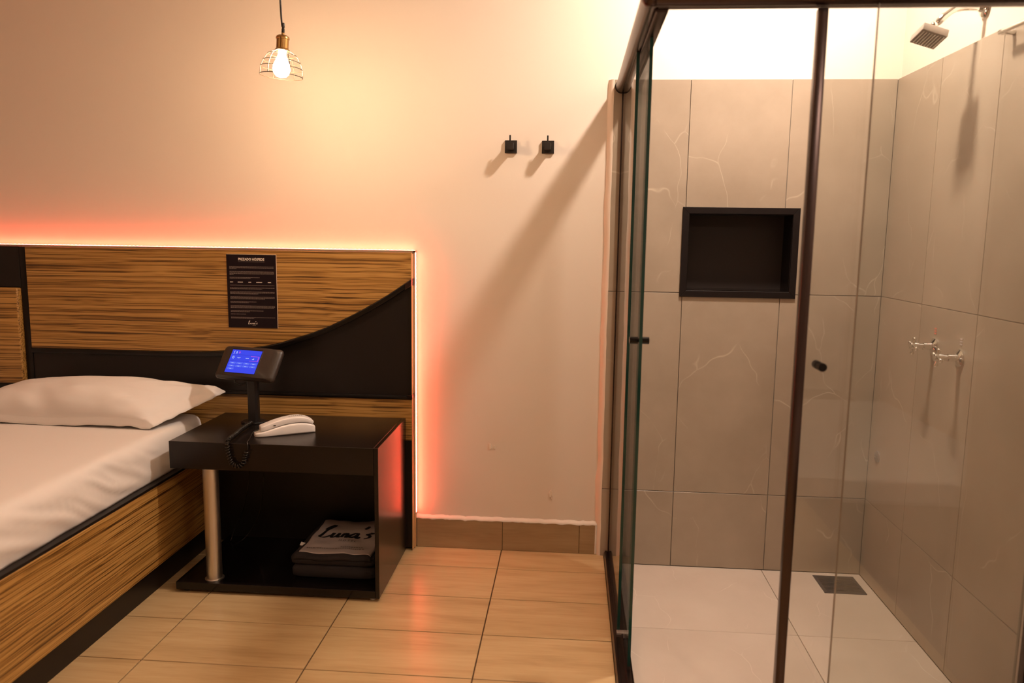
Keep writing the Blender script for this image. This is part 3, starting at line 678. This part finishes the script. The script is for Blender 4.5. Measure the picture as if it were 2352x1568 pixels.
# ------------------------------------------------------------------ intercom phone with coiled cord
PH = thing('intercom_phone', 'white intercom handset on its cradle with a black coiled cord', 'phone', (-1.05, -.375, nz1))
d = Vector((.185, .107, 0)).normalized(); side = Vector((-d.y, d.x, 0)); org = Vector((-1.138, -.412, nz1))
def phone_body(sec, half, zoff=0.0, p=.24):
    """sec: (s along length, z low, z high, half width)"""
    g = G(); R = []
    for (s, z0, z1, w) in sec:
        row = []
        for k in range(20):
            a = 2 * PI * (k + .5) / 20; ca, sa = math.cos(a), math.sin(a)
            u = math.copysign(abs(ca) ** p, ca) * w; z = (z0 + z1) / 2 + math.copysign(abs(sa) ** p, sa) * (z1 - z0) / 2
            row.append(org + d * s + side * u + Vector((0, 0, z + zoff)))
        R.append(row)
    g.rings(R); return g
part('cradle', phone_body([(.000, .0005, .009, .016), (.003, .0003, .013, .022), (.012, .0002, .0155, .0275), (.03, .0002, .018, .030), (.06, .0002, .026, .031), (.09, .0002, .0335, .0315), (.12, .0002, .0385, .0315), (.15, .0002, .0405, .031), (.18, .0002, .0375, .030), (.20, .0002, .0315, .029), (.212, .0002, .0255, .0275), (.2135, .0004, .0235, .026)], .03), M['plastic_white'], PH, 50, label='white curved cradle')
hs = part('handset', phone_body([(.020, .0195, .0345, .021), (.0215, .0180, .0365, .0225), (.040, .0215, .0425, .0235), (.07, .0300, .0520, .0245), (.10, .0370, .0590, .0250), (.13, .0410, .0630, .0260), (.16, .0420, .0630, .0265), (.185, .0385, .0570, .0260), (.202, .0340, .0480, .0245), (.208, .0335, .0435, .0225), (.2095, .0345, .0415, .020)], .025), M['plastic_white'], PH, 50, label='white arched handset')
hp = org + d * .068 - side * .0242 + Vector((0, 0, .0385))
g = G(); g.tube([hp - d * .004, hp + d * .004], .0022, 8); part('hook_slot', g, M['hole'], hs)
def ontop(x, y):
    s = .148 + x; zz = .0640 - 2.6 * (s - .146) ** 2
    return org + d * s + side * y + Vector((0, 0, zz + .0004))
g = G()
for k in range(7):
    a = ontop(-.026 + k * .0075, -.004); b = ontop(-.021 + k * .0075, -.004); e = ontop(-.021 + k * .0075, .003); f = ontop(-.026 + k * .0075, .003)
    g.bm.faces.new([g.bm.verts.new(p) for p in (a, b, e, f)])
part('badge_print', g, M['ink_grey'], hs)
pc = [org + d * .014 + Vector((0, 0, .022)), Vector((-1.140, -.425, .580)), Vector((-1.133, -.470, .569)), Vector((-1.122, -.512, .570)), Vector((-1.116, -.522, .556)), Vector((-1.118, -.5215, .540))]
part('cord', G().tube(catmull(pc, 6), .0022, 8), M['cable'], PH, 60)
coil = catmull([(-1.118, -.5275, .540), (-1.126, -.5275, .520), (-1.130, -.5275, .502), (-1.142, -.5275, .489), (-1.157, -.5275, .487), (-1.172, -.5275, .494), (-1.181, -.5275, .515), (-1.187, -.5275, .545), (-1.187, -.5265, .566), (-1.190, -.508, .5760), (-1.196, -.44, .5760), (-1.205, -.38, .5760), (-1.208, -.32, .5760), (-1.212, -.262, .5760)], 24)
cum = [0]
for a, b in zip(coil, coil[1:]): cum.append(cum[-1] + (b - a).length)
path = []; NC = 1100; turns = cum[-1] / .0100; i = 0
for k in range(NC + 1):
    s = cum[-1] * k / NC
    while i < len(cum) - 2 and cum[i + 1] < s: i += 1
    f = (s - cum[i]) / max(1e-9, cum[i + 1] - cum[i]); p = coil[i].lerp(coil[i + 1], f); t = (coil[i + 1] - coil[i]).normalized()
    n1 = t.cross(Vector((.3, .2, .93))).normalized() if abs(t.z) < .9 else t.cross(Vector((0, 1, 0))).normalized(); n2 = t.cross(n1); a = 2 * PI * turns * k / NC
    path.append(p + (n1 * math.cos(a) + n2 * math.sin(a)) * .0066)
part('coiled_cord', G().tube(path, .0026, 6), M['cable'], PH, 70, label='black coiled cord hanging over the edge')
# loose wires behind the nightstand
single('loose_wire', G().tube(catmull([(-1.30, -.10, .46), (-1.295, -.11, .32), (-1.32, -.12, .18), (-1.36, -.13, .08), (-1.37, -.14, .0435)], 8), .0018, 6), M['cable'], 'thin black wire hanging inside the nightstand near the post', 'wire', (-1.37, -.14, .042), smooth=60)
single('loose_wire', G().tube(catmull([(-1.24, -.10, .46), (-1.236, -.11, .30), (-1.25, -.13, .16), (-1.30, -.15, .07), (-1.34, -.19, .0435)], 8), .0018, 6), M['cable'], 'thin black wire curving down to the nightstand shelf', 'wire', (-1.34, -.19, .042), smooth=60)

# ------------------------------------------------------------------ pendant lamp
PL = thing('pendant_lamp', 'caged pendant lamp with brass socket hanging above the nightstand', 'pendant lamp', (-.936, -.57, ZC))
px, py = -.9345, -.57
fr_t = Vector((-.07, 0, -1)).normalized()      # hangs a little askew
W_ = -fr_t; U_ = Vector((0, 1, 0)).cross(W_).normalized(); V_ = W_.cross(U_).normalized(); FR = (U_, V_, W_)
c0 = Vector((px + .001, py, 1.924))            # lower end of the strain relief
part('ceiling_rose', G().lathe([(.0, 0), (.05, -.001), (.05, -.012), (.03, -.026), (.006, -.030)], (px - .004, py, ZC - .0005), n=28), M['brass'], PL, 40)
part('cord', G().tube(catmull([(px - .004, py, ZC - .02), (px - .006, py, 2.4), (px - .006, py, 2.1), (px - .004, py, 2.0), (px - .001, py, 1.95), tuple(c0 + W_ * .025)], 8), .0032, 8), M['cable'], PL, 60)
part('strain_relief', G().lathe([(.0032, .034), (.0048, .030), (.0050, .020), (.0038, .019), (.0038, .017), (.0050, .016), (.0050, .006), (.0042, .0)], c0, n=16, frame=FR), M['cable'], PL, 40)
part('socket', G().lathe([(.0048, .003), (.0048, -.002), (.014, -.004), (.0195, -.008), (.0212, -.012), (.0212, -.0155), (.0190, -.0165), (.0190, -.044), (.0205, -.046), (.0220, -.0475), (.0220, -.0505), (.012, -.051), (.0, -.051)], c0, n=28, frame=FR), M['brass'], PL, 30)
bulb_c = c0 - W_ * .094
bl = part('bulb', G().lathe([(.0, .044), (.011, .043), (.012, .030), (.018, .014), (.0255, -.002), (.0270, -.014), (.0240, -.026), (.0150, -.036), (.0, -.040)], bulb_c, n=24, frame=FR), M['bulb'], PL, 80, label='glowing filament bulb')
ringp = [(.0225, -.050), (.0445, -.064), (.0575, -.085), (.0650, -.1045), (.0665, -.129)]
for r, h in ringp:
    pts = [c0 + W_ * h + (U_ * math.cos(2 * PI * k / 36) + V_ * math.sin(2 * PI * k / 36)) * r for k in range(36)]
    part('cage_ring', G().tube(pts, .0011, 6, loop=True), M['wire'], PL, 60)
for q in range(6):
    a = 2 * PI * (q + .22) / 6
    pts = catmull([c0 + W_ * h + (U_ * math.cos(a) + V_ * math.sin(a)) * r for r, h in ringp], 5)
    part('cage_wire', G().tube(pts, .0011, 6), M['wire'], PL, 60)

# ------------------------------------------------------------------ coat hooks
def hook(x, z, label):
    t = thing('coat_hook', label, 'coat hook', (x, 0, z), 'square black coat hooks on the wall')
    part('back_plate', G().box(x - .0235, x + .0235, -.010, -.0003, z - .0245, z + .0235, bev=.0008, seg=1), M['hook'], t)
    part('peg', G().box(x - .0125, x + .0125, -.052, -.010, z - .0135, z + .0115, bev=.001, seg=1), M['hook'], t)
    part('pin', G().box(x - .0030, x + .0030, -.0525, -.0465, z + .0115, z + .038, bev=.0008, seg=1), M['hook'], t)
hook(-.2480, 1.6425, 'square black coat hook on the wall, the one nearer the pendant lamp')
hook(-.1040, 1.6415, 'square black coat hook on the wall, the one nearer the shower')

# ------------------------------------------------------------------ shower enclosure
SE = thing('shower_enclosure', 'corner shower enclosure of clear glass in dark bronze frame', 'shower enclosure', (.18, -1.12, 0))
GX, GXs, GY, GYs = .180, .2005, -1.131, -1.108        # glass planes: fixed and sliding, left and front
rz, rrad = 1.864, .0235
def glass_panel(name, x0, x1, y0, y1, z0, z1, label, axis):
    p = part(name, G().box(x0, x1, y0, y1, z0, z1), M['glass'], SE, label=label)
    g = G(); e = .0006
    if axis == 'y':     # panel runs along y; dark edges at its two ends
        g.box(x0 - e, x1 + e, y0 - e, y0 + .0008, z0, z1); part('edge', g, M['glass_edge'], p); part('edge', G().box(x0 - e, x1 + e, y1 - .0008, y1 + e, z0, z1), M['glass_edge'], p)
    else:
        g.box(x0 - e, x0 + .0008, y0 - e, y1 + e, z0, z1); part('edge', g, M['glass_edge_pale'], p); part('edge', G().box(x1 - .0008, x1 + e, y0 - e, y1 + e, z0, z1), M['glass_edge_pale'], p)
    return p
glass_panel('fixed_panel', GX - .004, GX + .004, -.668, -.021, .020, 1.845, 'fixed glass panel against the bedroom wall', 'y')
ld_ = glass_panel('sliding_door', GXs - .004, GXs + .004, -.862, -.215, .012, 1.840, 'sliding glass door on the bedroom side', 'y')
glass_panel('fixed_panel', .692, 1.181, GY - .004, GY + .004, .020, 1.845, 'fixed glass panel at the front', 'x')
fd_ = glass_panel('sliding_door', .566, 1.165, GYs - .004, GYs + .004, .012, 1.840, 'sliding glass door at the front', 'x')
part('door_stile', G().box(.5605, .5845, GYs - .013, GYs + .011, .014, 1.838, bev=.003), M['bronze'], fd_, 40, label='dark bronze stile of the front door')
def knob(c, axis, parent):
    prof = [(.0, -.0285), (.0095, -.0285), (.0108, -.027), (.0108, -.006), (.006, -.0052), (.006, .0052), (.0108, .006), (.0108, .027), (.0095, .0285), (.0, .0285)]
    pr = []
    for i, (r, h) in enumerate(prof): pr.append((r, h))
    full = [(.0, -.0285), (.0095, -.0285)]
    h = -.027
    while h < -.006: full += [(.0108, h), (.0108, h + .0016), (.0099, h + .0018), (.0099, h + .0024)]; h += .0026
    full += [(.006, -.0052), (.006, .0052)]
    h = .0062
    while h < .026: full += [(.0099, h), (.0099, h + .0006), (.0108, h + .0008), (.0108, h + .0024)]; h += .0026
    full += [(.0095, .0285), (.0, .0285)]
    part('door_knob', G().lathe(full, c, axis, 24), M['black_gloss'], parent, 30, label='ribbed dark door knob')
knob((GXs, -.815, 1.003), 'x', ld_); knob((.6215, GYs, .9885), 'y', fd_)
# top rails: round tube with a channel under it
part('top_rail', G().tube([(.172, -.0215, rz), (.172, -1.128, rz)], rrad, 28), M['bronze'], SE, 40, label='round dark rail running from the wall')
part('top_rail', G().tube([(.172, -1.128, rz), (1.181, -1.128, rz)], rrad, 28), M['bronze'], SE, 40, label='round dark rail across the front')
part('rail_corner', G().lathe([(.0, .0245), (.014, .0235), (.0235, .012), (.0245, 0), (.0235, -.012), (.014, -.0235), (0, -.0245)], (.172, -1.128, rz), 'z', 24), M['bronze'], SE, 60)
part('rail_channel', G().box(.186, .216, -1.10, -.022, 1.836, 1.872, bev=.002), M['bronze'], SE, 40)
part('rail_channel', G().box(.190, 1.181, -1.116, -1.094, 1.842, 1.872, bev=.002), M['bronze'], SE, 40)
part('rail_collar', G().lathe([(.026, -.0212), (.026, -.0245), (.0236, -.0245)], (.172, 0, rz), 'y', 28), M['plastic_black'], SE, 30)
# bottom tracks
def track(name, poly, axis, a, b): part(name, G().prism(poly, axis, a, b), M['bronze'], SE)
track('bottom_track', [(.159, -.0005), (.159, .012), (.163, .022), (.171, .022), (.1725, .019), (.1875, .019), (.1895, .024), (.193, .024), (.1945, .006), (.207, .006), (.2085, .014), (.2105, .014), (.2105, ZS + .0002), (.1625, ZS + .0002), (.1625, -.0005)], 'y', -1.150, -.0208)
track('bottom_track', [(-1.1495, -.0005), (-1.1495, .012), (-1.146, .022), (-1.138, .022), (-1.1365, .019), (-1.1245, .019), (-1.122, .024), (-1.118, .024), (-1.116, .006), (-1.100, .006), (-1.098, .014), (-1.096, .014), (-1.096, ZS + .0002), (-1.1495, ZS + .0002)], 'x', .2107, 1.181)
part('panel_stop', G().box(.1735, .2095, -.690, -.668, .008, .026, bev=.002), M['satin'], SE, 40)
part('wall_profile', G().box(.1735, .1865, -.0335, -.0205, .020, 1.838), M['bronze'], SE)
part('wall_profile', G().box(1.168, 1.1815, -1.140, -1.118, .020, 1.838), M['bronze'], SE)

# ------------------------------------------------------------------ shower niche
NI = thing('shower_niche', 'black framed recessed shelf niche in the shower tiles', 'niche', ((NX0 + NX1) / 2, -.02, NZ0))
fx0, fx1, fz0, fz1, fw = .4195, .8595, 1.074, 1.418, .0245
def fb(poly, label=None): part('frame_bar', G().prism(poly, 'y', -.0265, -.0202, bev=.001, seg=1), M['niche'], NI)
fb([(fx0, fz1), (fx1, fz1), (fx1 - fw, fz1 - fw), (fx0 + fw, fz1 - fw)]); fb([(fx0, fz0), (fx1, fz0), (fx1 - fw, fz0 + fw), (fx0 + fw, fz0 + fw)])
fb([(fx0, fz0), (fx0, fz1), (fx0 + fw, fz1 - fw), (fx0 + fw, fz0 + fw)]); fb([(fx1, fz0), (fx1, fz1), (fx1 - fw, fz1 - fw), (fx1 - fw, fz0 + fw)])
part('back_panel', G().box(NX0 + .001, NX1 - .001, .098, .102, NZ0 + .001, NZ1 - .001), M['niche_back_lit'], NI)
part('side_panel', G().box(NX1 - .003, NX1 - .0005, -.0205, .098, NZ0 + .001, NZ1 - .001), M['black_gloss'], NI); part('side_panel', G().box(NX0 + .0005, NX0 + .003, -.0205, .098, NZ0 + .001, NZ1 - .001), M['black_gloss'], NI)
part('shelf_panel', G().box(NX0 + .003, NX1 - .003, -.0205, .098, NZ0 + .0005, NZ0 + .004), M['black_gloss'], NI); part('top_panel', G().box(NX0 + .003, NX1 - .003, -.0205, .098, NZ1 - .003, NZ1 - .0005), M['niche'], NI)

# ------------------------------------------------------------------ shower head
SH = thing('overhead_shower', 'square chrome shower head on a bent arm above the tiles', 'shower head', (1.2, -.57, 1.99))
part('wall_flange', G().lathe([(.0, -.0003), (.026, -.0003), (.028, -.004), (.024, -.010), (.014, -.014), (.011, -.022), (0, -.022)], (XR, -.575, 1.984), 'x', 28), M['chrome'], SH, 40)
arm = catmull([(XR - .012, -.575, 1.984), (1.160, -.574, 1.986), (1.130, -.572, 1.985), (1.106, -.571, 1.978), (1.082, -.570, 1.960)], 8)
part('arm', G().tube(arm, .0095, 16), M['chrome'], SH, 60)
part('arm_joint', G().tube([(1.086, -.570, 1.964), (1.069, -.570, 1.947), (1.064, -.570, 1.941)], [.0112, .0112, .008], 16), M['chrome'], SH, 40)
part('ball_joint', G().lathe([(0, .013), (.008, .011), (.0118, .004), (.0118, -.004), (.008, -.011), (0, -.013)], (1.057, -.570, 1.935), 'z', 20), M['chrome'], SH, 60)
HM = Matrix.Translation(Vector((1.044, -.575, 1.905))) @ Matrix.Rotation(math.radians(17), 4, 'Y') @ Matrix.Rotation(math.radians(-16), 4, 'X')
part('head_neck', G().lathe([(.011, .032), (.0135, .028), (.0135, .012), (.018, .010)], (0, 0, 0), 'z', 6).xf(HM), M['chrome'], SH, 20)
hd = part('head', G().box(-.038, .038, -.038, .038, -.011, .012, bev=.002).xf(HM), M['satin'], SH, 40, label='square satin head')
for k in range(8):
    x = -.0297 + k * .0085
    part('nozzle_row', G().box(x - .0018, x + .0018, -.033, .033, -.0145, -.0108, bev=.0008, seg=1).xf(HM), M['chrome'], hd)
# bar on the right wall at the picture's edge
TB = thing('wall_bar', 'chrome bar fixed high on the right shower wall', 'wall bar', (1.18, -.95, 1.86))
part('bar', G().tube([(1.150, -.765, 1.868), (1.150, -1.06, 1.862)], .007, 14), M['chrome'], TB, 50)
for y in (-.775, -1.05): part('bracket', G().tube([(1.1815, y, 1.866), (1.150, y, 1.866)], [.009, .007], 14), M['chrome'], TB, 40)
# valves
def valve(y, z, xl, mark, label):
    t = thing('shower_valve', label, 'valve', (1.182, y, z), 'cross-handled shower valves')
    part('flange', G().lathe([(0, 0), (.026, -.0003), (.027, -.004), (.020, -.009), (.012, -.012), (.012, -.020), (0, -.020)], (1.182, y, z), 'x', 28), M['chrome'], t, 40)
    part('stem', G().lathe([(.0115, -.018), (.0115, -.036), (.0085, -.038), (.0085, xl + .016), (.012, xl + .014), (.012, xl)], (1.182, y, z), 'x', 20), M['chrome'], t, 40)
    h = part('cross_handle', G().lathe([(.0, xl + .012), (.012, xl + .012), (.013, xl), (.011, xl - .010), (0, xl - .014)], (1.182, y, z), 'x', 20), M['chrome'], t, 40)
    for k in range(4):
        a = PI / 2 * k + .25; e = Vector((0, math.cos(a), math.sin(a))); c = Vector((1.182 + xl, y, z))
        part('spoke', G().tube([c + e * .006, c + e * .018, c + e * .024, c + e * .028, c + e * .030], [.0042, .0046, .0068, .0062, .002], 12), M['chrome'], h, 60)
    for k in range(3): part('mark', G().box(1.1808, 1.1822, y - .007, y + .007, z + .040 + k * .008, z + .044 + k * .008), mark, t)
valve(-.480, .962, -.066, M['red_mark'], 'chrome cross-handled shower valve nearer the corner, red mark above')
valve(-.650, .950, -.066, M['blue_mark'], 'chrome cross-handled shower valve further from the corner, grey mark above')
g = G(); g.lathe([(0, 0), (.022, -.0003), (.0225, -.003), (.018, -.006), (.0, -.007)], (1.182, -.105, .483), 'x', 24)
CP = thing('pipe_cap', 'small round cover cap low on the shower wall near the corner', 'cap', (1.182, -.105, .483))
part('cover', g, M['satin'], CP, 40); part('screw', G().lathe([(0, -.0065), (.004, -.0068), (.004, -.0085), (0, -.009)], (1.182, -.105, .483), 'x', 12), M['chrome'], CP, 40)
# floor drain
DR = thing('floor_drain', 'square grey metal floor drain in the shower corner', 'floor drain', (1.066, -.13, ZS))
dx0, dx1, dy0, dy1 = .988, 1.145, -.206, -.054
g = G()
for b in ((dx0, dx1, dy0, dy0 + .012), (dx0, dx1, dy1 - .012, dy1), (dx0, dx0 + .012, dy0 + .012, dy1 - .012), (dx1 - .012, dx1, dy0 + .012, dy1 - .012)): g.box(*b, ZS + .0002, ZS + .003)
part('frame', g, M['drain'], DR); part('basin', G().box(dx0 + .012, dx1 - .012, dy0 + .012, dy1 - .012, ZS + .0002, ZS + .0008), M['hole'], DR)
for k in range(11):
    y = dy0 + .018 + k * .0116; part('grate_bar', G().box(dx0 + .012, dx1 - .012, y - .0036, y + .0036, ZS + .0009, ZS + .0028), M['drain'], DR)
